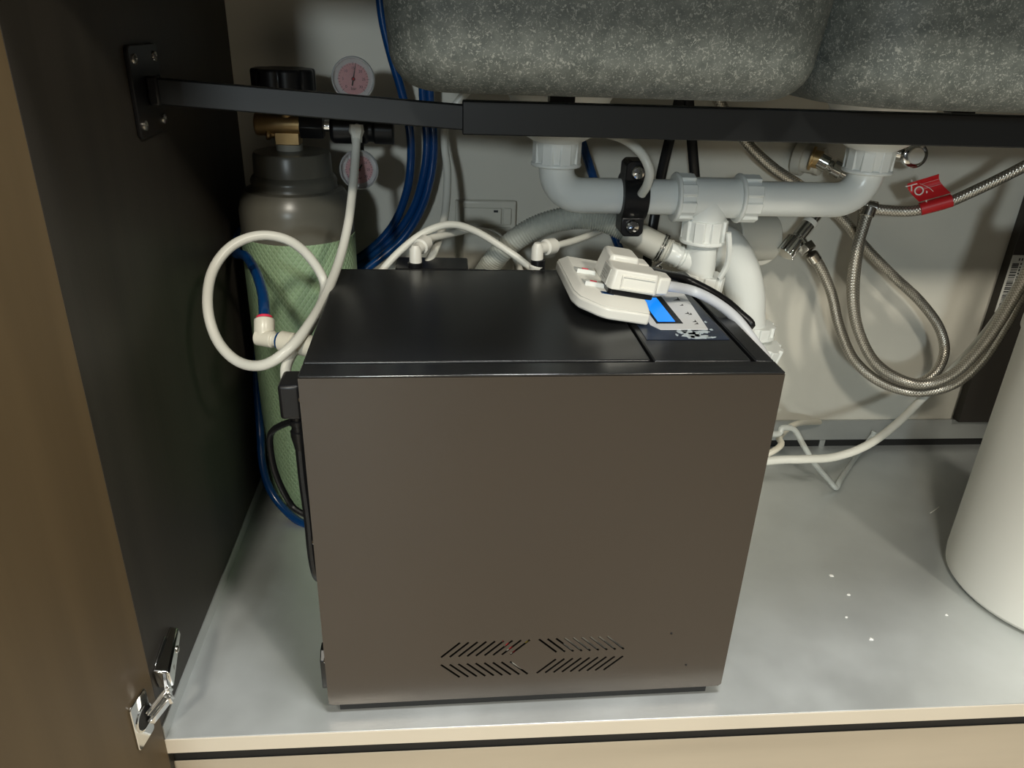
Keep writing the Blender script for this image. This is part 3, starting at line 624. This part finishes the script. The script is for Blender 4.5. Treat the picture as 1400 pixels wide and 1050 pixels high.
# wall plate
wp = thing('wall_switch_plate', 'cream wall outlet plate on the back panel behind the arched tubes', 'wall plate', (0.187, YB, 0.31))
W0 = A(622, 273, YB - 0.006); W1 = A(703, 362, YB - 0.006)
MB().box((W0.x, YB - 0.010, W1.z - 0.01), (W1.x, YB, W0.z)).build('frame', 'plate', wp, bevel=0.003, seg=3)
I0 = A(634, 284, YB - 0.014); I1 = A(699, 308, YB - 0.014)
MB().box((I0.x, YB - 0.014, I1.z), (I1.x - 0.014, YB - 0.010, I0.z)).build('rocker', 'plate', wp, bevel=0.0015)
MB().box((I1.x - 0.012, YB - 0.0135, I1.z), (I1.x, YB - 0.010, I0.z)).build('rocker', 'plate', wp, bevel=0.0015)
MB().box((I0.x, YB - 0.013, W1.z - 0.005), (I1.x, YB - 0.010, I1.z - 0.004)).build('insert', 'plate', wp, bevel=0.001)
sp_ = A(678, 289, YB - 0.0142)
MB().box((sp_.x - 0.003, YB - 0.0146, sp_.z - 0.0015), (sp_.x + 0.003, YB - 0.0134, sp_.z + 0.0015)).build('indicator', 'ink', wp)

# ------------------------------------------------------------------ grey corrugated hose
gh = thing('corrugated_hose', 'grey corrugated waste hose clipped to the drain spigot', 'hose', A(760, 330, .385))
path = spline([A(640, 430, .42), A(655, 388, .415), A(674, 357, .41), A(702, 330, .40), A(737, 309, .395), A(780, 298, .388), A(820, 300, .38), A(853, 313, .372), A(866, 320, .368)], 44)
NP = len(path)
MB().tube(path, lambda t: 0.0142 + (0.0010 * math.sin(t * NP * PI / 2.0) if t > 0.42 else 0.00025 * math.sin(t * NP * PI / 2.0)), 20).build('corrugated_tube', 'greyhose', gh, angle=80)
c0, c1, c2 = A(856, 315, .370), A(906, 341, .356), A(938, 355, .345)
MB().lathe([(0.0150, -0.001), (0.0168, 0.0), (0.0172, (c1 - c0).length), (0.0140, (c1 - c0).length + 0.001)], pose(c0, c1 - c0), 28).build('cuff', 'cuff', gh)
MB().lathe([(0.0150, -0.004), (0.0150, 0.005), (0.0160, 0.006), (0.0160, 0.009), (0.0148, 0.010), (0.0148, 0.014), (0.0158, 0.015), (0.0158, 0.018), (0.0145, 0.019), (0.0145, 0.024)], pose(c1, c2 - c1), 28).build('cuff_end', 'cuff', gh)
sc2 = thing('spring_clip', 'bright wire spring clip squeezing the grey hose cuff', 'hose clip', c1 - Vector((0, 0, 0.03)))
m = pose(c1 - (c1 - c0).normalized() * 0.004, c1 - c0, (0, -1, 0))
ring = [m @ Vector((0.0182 * math.cos(a), 0.0182 * math.sin(a), 0.0)) for a in [2 * PI * k / 36 for k in range(36)]]
MB().tube(ring, 0.0013, 8, closed=True).build('wire_ring', 'chrome', sc2)
ring = [m @ Vector((0.0182 * math.cos(a), 0.0182 * math.sin(a), 0.0032)) for a in [2 * PI * k / 36 for k in range(36)]]
MB().tube(ring, 0.0013, 8, closed=True).build('wire_ring', 'chrome', sc2)
e = A(898, 366, .335)
MB().tube(spline([A(905, 358, .336), A(893, 367, .335), A(886, 380, .335)], 6), 0.0014, 8).build('wire_end', 'chrome', sc2)
ring = [A(899, 369, .335) + Vector((0.0055 * math.cos(a), 0.001, 0.0055 * math.sin(a))) for a in [2 * PI * k / 20 for k in range(20)]]
MB().tube(ring, 0.0013, 8, closed=True).build('wire_eye', 'chrome', sc2)
# black cords behind the drain
CB = 'flat black cords behind the drain'
hose('flat_cord', [A(930, 130, .44), A(922, 165, .44), A(905, 235, .45), A(896, 290, .455), A(886, 350, .44), A(882, 385, .43), A(880, 430, .42)], 0.0030, 'black', 'flat black cord slanting down behind the grey hose cuff', 'cord', 12, CB, 2.3)
hose('flat_cord', [A(941, 130, .45), A(944, 170, .45), A(950, 240, .46), A(955, 300, .47), A(958, 380, .475)], 0.0030, 'black', 'flat black cord hanging straight down behind the drain tee', 'cord', 12, CB, 2.3)

# ------------------------------------------------------------------ wall pipe, valves, braided hoses
ws = thing('waste_outlet', 'cream waste pipe stub coming out of the back wall below the drain', 'pipe', A(1030, 330, .5))
c = A(1031, 328, .47)
MB().lathe([(0.033, 0.0), (0.033, 0.06)], pose(A(1000, 325, .468), Vector((1, 0.12, -0.02))), 32).lathe([(0.030, 0.0), (0.034, 0.0005), (0.034, 0.012), (0.030, 0.0125)], pose(A(1034, 330, .478), Vector((0.45, 1, 0))), 32).lathe([(0.031, -0.02), (0.031, 0.04)], pose(A(1034, 330, .478), Vector((0.2, 1, 0))), 32).build('stub', 'wall', ws, bevel=0.002)
v1 = thing('angle_valve', 'chrome angle valve on a brass nipple high on the back wall', 'valve', A(1112, 215, YB))
c = A(1112, 216, .485)
MB().lathe([(0.024, 0.0), (0.024, 0.012), (0.019, 0.0125), (0.017, 0.03), (0.0185, 0.031), (0.0185, 0.036), (0.0150, 0.0365)], pose(A(1090, 214, YB), Vector((0.95, -0.9, -0.1))), 28).build('wall_sleeve', 'wall', v1)
MB().lathe([(0.0160, 0.0), (0.0160, 0.003), (0.012, 0.0035), (0.012, 0.014)], pose(A(1109, 216, .484), Vector((1, -0.6, -0.15))), 24).build('nipple', 'brass', v1)
p0 = A(1119, 218, .478); p1 = A(1172, 246, .455)
MB().lathe([(0.0115, 0.0), (0.0115, 0.014), (0.0090, 0.015), (0.0090, 0.020), (0.0125, 0.021), (0.0125, 0.034), (0.0090, 0.035), (0.0090, 0.05), (0.0110, 0.051), (0.0110, (p1 - p0).length)], pose(p0, p1 - p0), 16).build('valve_body', 'chrome', v1, bevel=0.0005)
v3 = thing('angle_valve', 'chrome valve with round white-centred cap right of the drain nut', 'valve', A(1235, 212, YB))
q0 = A(1200, 205, .47); q1 = A(1246, 212, .45)
MB().lathe([(0.010, 0.0), (0.010, (q1 - q0).length)], pose(q0, q1 - q0), 18).lathe([(0.011, -0.06), (0.011, 0.006)], pose(q1, (-0.1, -1, 0.1)), 24).build('valve_body', 'nickel', v3)
MB().lathe([(0.0150, 0.0), (0.0160, 0.002), (0.0160, 0.012), (0.0130, 0.0135)], pose(q1, (-0.1, -1, 0.1)), 28).build('cap_ring', 'chrome', v3)
MB().lathe([(0.0110, 0.0135), (0.0100, 0.0155)], pose(q1, (-0.1, -1, 0.1)), 24).build('cap_centre', 'white', v3)
v2 = thing('angle_valve', 'chrome tee-shaped stop valve hanging above the braided hose', 'valve', A(1085, 330, .45))
a0 = A(1124, 283, .46); a1 = A(1072, 349, .435); d = a1 - a0; Lv = d.length
MB().lathe([(0.0085, 0.0), (0.0085, Lv * 0.3), (0.0095, Lv * 0.31), (0.0095, Lv * 0.62), (0.0080, Lv * 0.63), (0.0080, Lv * 0.7)], pose(a0, d), 20).build('valve_body', 'chrome', v2)
MB().lathe([(0.0090, Lv * 0.28), (0.0103, Lv * 0.285), (0.0103, Lv * 0.36), (0.0090, Lv * 0.365)], pose(a0, d), 20).build('sleeve', 'white', v2)
MB().gear(0.0120, 0.0133, Lv * 0.68, Lv * 0.98, 12, pose(a0, d), 0.6).build('valve_knob', 'chrome', v2, bevel=0.001)
b0 = a0 + d * 0.62; b1 = A(1106, 344, .43)
MB().lathe([(0.0068, 0.0), (0.0068, (b1 - b0).length * 0.75)], pose(b0, b1 - b0), 16).build('outlet', 'chrome', v2)
MB().lathe([(0.0118, (b1 - b0).length * 0.55), (0.0125, (b1 - b0).length * 0.60), (0.0125, (b1 - b0).length * 0.98), (0.0110, (b1 - b0).length)], pose(b0, b1 - b0), 6).build('hex_nut', 'nickel', v2, bevel=0.0006)
RH = 0.0072
def braided(pts, label, ferrule=None):
    t = thing('braided_hose', label, 'hose', pts[0], group='braided steel hoses')
    MB().tube(spline(pts, 10), RH, 16).build('braid', 'braid', t)
    for a, b in (ferrule or []):
        MB().lathe([(RH + 0.0004, 0.0), (RH + 0.0014, 0.001), (RH + 0.0014, 0.012), (RH + 0.0004, 0.013)], pose(a, b - a), 18).build('ferrule', 'nickel', t)
    return t
h2 = [A(1109, 347, .43), A(1122, 366, .428), A(1137, 402, .425), A(1148, 448, .42), A(1168, 492, .415), A(1203, 522, .40), A(1250, 536, .385), A(1300, 527, .365), A(1340, 495, .34), A(1372, 448, .315), A(1402, 390, .29), A(1440, 315, .27), A(1480, 240, .26)]
braided(h2, 'braided steel hose running from the hanging stop valve out to the right', [(h2[0], h2[1])])
h3 = [A(1190, 283, .42), A(1182, 305, .415), A(1170, 350, .405), A(1165, 400, .40), A(1172, 447, .395), A(1194, 492, .39), A(1228, 517, .38), A(1265, 525, .365), A(1305, 510, .345), A(1345, 470, .32), A(1378, 420, .295), A(1410, 362, .275), A(1450, 285, .255)]
braided(h3, 'braided steel hose dropping from the drain elbow then sweeping up right', [(h3[0], h3[1])])
h1 = [A(975, 125, .47), A(990, 150, .47), A(1018, 192, .47), A(1055, 228, .47), A(1100, 258, .47), A(1150, 297, .47), A(1183, 338, .465), A(1222, 378, .46), A(1258, 412, .455), A(1284, 448, .445), A(1291, 482, .435), A(1277, 511, .425), A(1247, 525, .42), A(1214, 514, .42), A(1188, 485, .425), A(1171, 440, .43), A(1168, 395, .44), A(1172, 350, .45), A(1180, 300, .46), A(1178, 262, .465)]
braided(h1, 'braided steel hose coming down past the drain and looping into a ring')
h5 = [A(1165, 262, .45), A(1185, 282, .43), A(1215, 288, .42), A(1250, 288, .41), A(1290, 279, .40), A(1330, 262, .385), A(1370, 243, .37), A(1410, 222, .355), A(1460, 192, .34)]
braided(h5, 'braided steel hose with the red tag rising to the right edge', [(h5[1], h5[2])])
# red tag wrapped round it
tg = thing('hose_tag', 'red plastic tag with white lettering folded round the upper hose', 'tag', A(1275, 285, .40))
t0, t1 = A(1258, 286, .405), A(1301, 274, .395); td = (t1 - t0)
MB().lathe([(RH + 0.0002, 0.0), (RH + 0.0012, 0.0002), (RH + 0.0012, td.length), (RH + 0.0002, td.length + 0.0002)], pose(t0, td), 20).build('wrap', 'red', tg)
s0, s1 = A(1257, 276, .396), A(1300, 264, .386); f1, f0 = A(1284, 238, .398), A(1241, 251, .404)
rows = []
for k in range(9):
    t = k / 8; bow = Vector((0, 0.010 * math.sin(t * PI), 0)); rows.append((s0 + (f0 - s0) * t + bow, s1 + (f1 - s1) * t + bow))
fm = MB(); vs = []
for a, b in rows: vs += [a, b]
for a, b in rows: vs += [a + Vector((0, 0.0007, 0)), b + Vector((0, 0.0007, 0))]
fs = []
for k in range(8): fs += [(2 * k, 2 * k + 1, 2 * k + 3, 2 * k + 2), (18 + 2 * k + 2, 18 + 2 * k + 3, 18 + 2 * k + 1, 18 + 2 * k), (2 * k, 2 * k + 2, 18 + 2 * k + 2, 18 + 2 * k), (2 * k + 1, 18 + 2 * k + 1, 18 + 2 * k + 3, 2 * k + 3)]
fs += [(0, 18, 19, 1), (16, 17, 35, 34)]
fm.add(vs, fs).build('flag', 'red', tg, angle=60)
ux = (f1 - f0).normalized(); uy = (f0 - s0).normalized(); nn = ux.cross(uy).normalized()
tcn = s0 + (f0 - s0) * 0.42 + (s1 - s0) * 0.22 - Vector((0, 0.0, 0)); tcn.y += 0.0065
MB().text('XOX', 0.0160, pose(tcn, nn, ux * 0.36 - uy * 0.93), 0.0006).build('lettering', 'white', tg, smooth=False)
sw = [tcn + ux * (0.006 + 0.004 * math.sin(t * PI)) + uy * (0.010 - 0.024 * t) + ux * (0.008 * t) + nn * 0.0004 for t in [k / 8 for k in range(9)]]
MB().tube(sw, lambda t: 0.0004 + 0.0012 * t, 6, flat=0.4).build('swoosh', 'white', tg)
for k in (0.30, 0.55): MB().tube([s0 + (f0 - s0) * (1 - k) + (s1 - s0) * 0.4 + Vector((0, 0.0075, 0)), s0 + (f0 - s0) * (1 - k) + (s1 - s0) * 0.98 + Vector((0, 0.0075, 0))], 0.0003, 6).build('print_line', 'dialpink', tg)

# ------------------------------------------------------------------ white filter tank on the right
tk = thing('filter_tank', 'tall smooth white tank standing at the right edge of the cabinet', 'tank', (0.89, 0.15, 0))
MB().lathe([(0.100, 0.0), (0.112, 0.002), (0.1185, 0.009), (0.12, 0.02), (0.12, 0.36), (0.1205, 0.362), (0.1205, 0.366), (0.119, 0.368), (0.1175, 0.40), (0.105, 0.43), (0.06, 0.445), (0.03, 0.447)], pose((0.89, 0.15, 0)), 72).build('shell', 'tank', tk)
MB().lathe([(0.121, 0.330), (0.1222, 0.332), (0.1222, 0.350), (0.121, 0.352)], pose((0.89, 0.15, 0)), 72).build('band', 'tank', tk)
MB().lathe([(0.03, 0.447), (0.03, 0.462), (0.018, 0.464), (0.018, 0.48)], pose((0.89, 0.15, 0)), 28).build('port', 'white', tk)

# ------------------------------------------------------------------ low cables on the right
hose('white_cable', [Vector((0.26, 0.315, 0.012)), Vector((0.36, 0.312, 0.04)), Vector((0.44, 0.298, 0.088)), A(1052, 630, .28), A(1095, 628, .275), A(1140, 625, .285), A(1185, 609, .30), A(1225, 580, .345), A(1258, 548, .395), A(1295, 512, .405), A(1330, 476, .38), A(1362, 436, .35), A(1395, 385, .32), A(1435, 315, .30)], 0.0056, 'tubewhite', 'long white cable sweeping from the box up to the right edge', 'cable')
kx = atz(1143, 667, 0.005)
hose('clear_tube', [Vector((0.33, 0.315, 0.25)), Vector((0.42, 0.315, 0.19)), A(1050, 592, .34), A(1070, 585, .35), A(1086, 588, .36), A(1098, 608, .365), A(1114, 634, .37), kx + Vector((-0.012, 0.004, 0.012)), kx, kx + Vector((0.010, 0.012, 0.004)), atz(1158, 642, 0.005), atz(1172, 622, 0.006), A(1190, 600, .50), A(1196, 590, .502)], 0.0042, 'tubeclear', 'translucent tube kinked on the silver floor beside the box', 'tube', k=10)
hose('beige_tube', [Vector((0.34, 0.33, 0.006)), Vector((0.45, 0.332, 0.03)), A(1055, 618, .35), A(1066, 598, .38), A(1078, 585, .42), A(1095, 578, .46), A(1120, 577, .497)], 0.0046, 'fitting', 'short beige tube behind the kinked clear tube', 'tube')
# crumbs of dust on the floor
CRL = ['white crumb farthest back on the silver floor right of the box', 'second white crumb from the back, between box and white tank', 'smallest white speck midway between the box and the white tank', 'bright white crumb nearest the front edge of the silver floor', 'faint white crumb closest to the white tank']
for i, (px, py, s) in enumerate(((1137, 787, .0035), (1160, 813, .0025), (1157, 844, .0018), (1191, 874, .003), (1294, 841, .002))):
    c = atz(px, py, 0); P = [(s * (0.6 + random.random() * 0.6) * math.cos(a), s * 0.8 * (0.6 + random.random() * 0.6) * math.sin(a)) for a in [2 * PI * k / 7 for k in range(7)]]
    tag(MB().prism(P, 0, 0.0012, pose(c), top=[(x * 0.6, y * 0.6) for x, y in P]).build('debris_crumb', 'crumb'), CRL[i], 'crumb', 'crumbs on the cabinet floor')
c0 = atz(1272, 701, 0.001); c1 = atz(1284, 693, 0.001)
tag(MB().tube([c0, (c0 + c1) / 2 + Vector((0.001, 0, 0.0006)), c1], 0.0007, 6).build('debris_sliver', 'crumb'), 'thin pale sliver lying on the floor beside the white tank', 'sliver')

# ------------------------------------------------------------------ extension socket and plugs on the lid
ROLL = math.radians(9)
PZ = ZB + 0.0016
EU = 0.308
EM = BM @ Matrix.Translation((EU, 0.0, PZ)) @ Matrix.Rotation(ROLL, 4, 'Y')
es = thing('extension_socket', 'white extension socket block lying on the black lid', 'extension socket', m=BM @ Matrix.Translation((0.27, 0.15, PZ)))
L_ = lambda u, v: (u - EU, v)
base = [L_(0.308, 0.102), L_(0.308, 0.247), L_(0.241, 0.247), L_(0.2385, 0.243), L_(0.2385, 0.140), L_(0.243, 0.124), L_(0.260, 0.106), L_(0.268, 0.102)]
topo = [L_(0.306, 0.117), L_(0.306, 0.240), L_(0.248, 0.240), L_(0.246, 0.236), L_(0.246, 0.146), L_(0.250, 0.135), L_(0.264, 0.120), L_(0.270, 0.117)]
MB().prism(base, 0.0, 0.0115, EM).build('base', 'socket', es, bevel=0.0025, seg=3)
MB().prism([(x * 0.995, y + 0.0005) for x, y in base], 0.0115, 0.0185, EM, top=topo).build('cover', 'socket', es, bevel=0.0012, seg=2)
for (u, v) in ((0.2575, 0.190), (0.2585, 0.150)):
    sm = EM @ Matrix.Translation((u - EU, v, 0.0185))
    rk = MB().add([(-0.0100, -0.010, 0), (0.0100, -0.010, 0), (0.0100, 0.010, 0), (-0.0100, 0.010, 0), (-0.0094, -0.0085, 0.0042), (0.0094, -0.0085, 0.0042), (0.0094, 0.0, 0.0024), (-0.0094, 0.0, 0.0024), (-0.0094, 0.009, 0.0008), (0.0094, 0.009, 0.0008)],
             [(0, 1, 5, 4), (4, 5, 6, 7), (7, 6, 9, 8), (3, 8, 9, 2), (1, 2, 9, 6, 5), (0, 4, 7, 8, 3), (3, 2, 1, 0)], sm).build('rocker_switch', 'pvcnut', es, bevel=0.0006)
    MB().box((-0.0035, -0.0030, 0.0024), (0.0030, -0.0012, 0.0036), sm).build('red_mark', 'redprint', rk)
MB().box((-0.046, 0.1225, 0.0185), (-0.034, 0.1285, 0.0189), EM).build('socket_label', 'blue', es)
# front plug
fpz = thing('mains_plug', 'large white plug with printed side label on the extension socket, front one', 'plug', m=EM @ Matrix.Translation((-0.01, 0.13, 0.0185)))
PM = EM @ Matrix.Translation((0, 0, 0.0185))
MB().prism(rrect(-0.0175, 0.137, 0.0225, 0.0145, 0.004), 0.0003, 0.0062, PM).build('plug_base', 'black', fpz, bevel=0.0008)
MB().prism([(-0.0425, 0.124), (-0.039, 0.119), (0.004, 0.119), (0.0065, 0.122), (0.0065, 0.152), (0.004, 0.155), (-0.040, 0.155), (-0.0425, 0.152)], 0.0062, 0.0255, PM, top=[(-0.0400, 0.127), (-0.037, 0.122), (0.003, 0.122), (0.0052, 0.125), (0.0052, 0.150), (0.003, 0.153), (-0.038, 0.153), (-0.0400, 0.150)]).build('plug_body', 'socket', fpz, bevel=0.0015, seg=3)
MB().box((-0.031, 0.1175, 0.0080), (0.002, 0.1195, 0.0098), PM).box((-0.031, 0.1180, 0.0098), (-0.0295, 0.1210, 0.0205), PM).box((-0.031, 0.1192, 0.0195), (0.002, 0.1215, 0.0210), PM).build('grip_frame', 'socket', fpz, bevel=0.0005)
MB().prism([(0.0065, 0.123), (0.0200, 0.128), (0.0200, 0.147), (0.0065, 0.151)], 0.006, 0.0235, PM).build('cable_boot', 'socket', fpz, bevel=0.0025, seg=3)
lm_ = PM @ pose((-0.0418, 0.139, 0.0158), Vector((-1, 0, 0.13)), (0, -1, 0))
lbp = MB().box((-0.0125, -0.0080, 0.0), (0.0125, 0.0080, 0.0010), lm_).build('side_label', 'paper', fpz)
tx = MB()
for k in range(6): tx.box((-0.006 + k * 0.0026, 0.0040, 0.0010), (-0.0042 + k * 0.0026, 0.0068, 0.0012), lm_)
for k in range(4): tx.box((-0.010, 0.0010 - k * 0.0024, 0.0010), (0.007 - (k % 2) * 0.005, 0.0018 - k * 0.0024, 0.0012), lm_)
tx.build('label_print', 'papergrey', lbp, smooth=False)
# rear plug
rp = thing('mains_plug', 'taller rounded white plug behind the labelled one on the extension socket', 'plug', m=EM @ Matrix.Translation((-0.02, 0.18, 0.0185)))
MB().prism([(-0.0385, 0.162), (-0.036, 0.158), (-0.006, 0.158), (-0.001, 0.161), (-0.001, 0.203), (-0.006, 0.207), (-0.036, 0.206), (-0.0385, 0.202)], 0.0003, 0.029, PM, top=[(-0.0345, 0.164), (-0.032, 0.161), (-0.009, 0.161), (-0.005, 0.164), (-0.005, 0.194), (-0.009, 0.198), (-0.032, 0.197), (-0.0345, 0.194)]).build('plug_body', 'socket', rp, bevel=0.0035, seg=3)
MB().box((-0.004, 0.170, 0.006), (0.010, 0.194, 0.022), PM).build('cable_boot', 'socket', rp, bevel=0.003)
k0 = PM @ Vector((0.021, 0.138, 0.013))
hose('white_cable', [PM @ Vector((0.014, 0.138, 0.014)), k0, A(945, 397, .165), A(975, 411, .15), A(1005, 434, .13), A(1030, 466, .112), A(1047, 495, .10), BM @ Vector((BW + 0.013, 0.13, 0.33)), BM @ Vector((BW + 0.010, 0.16, 0.25)), BM @ Vector((BW + 0.008, 0.22, 0.12)), BM @ Vector((BW + 0.004, 0.285, 0.03)), BM @ Vector((BW - 0.05, 0.33, 0.007)), BM @ Vector((BW - 0.12, 0.35, 0.0065))], 0.0052, 'cablewhite', 'pale cable from the front plug draped over the box corner', 'cable')
hose('black_cable', [PM @ Vector((0.006, 0.182, 0.014)), A(905, 374, .215), A(935, 381, .235), A(965, 395, .225), A(990, 410, .21), A(1010, 427, .195), A(1026, 446, .185), BM @ Vector((BW + 0.014, 0.20, 0.335)), BM @ Vector((BW + 0.010, 0.22, 0.2))], 0.0045, 'black', 'black cable from the rear plug running beside the pale cable', 'cable')
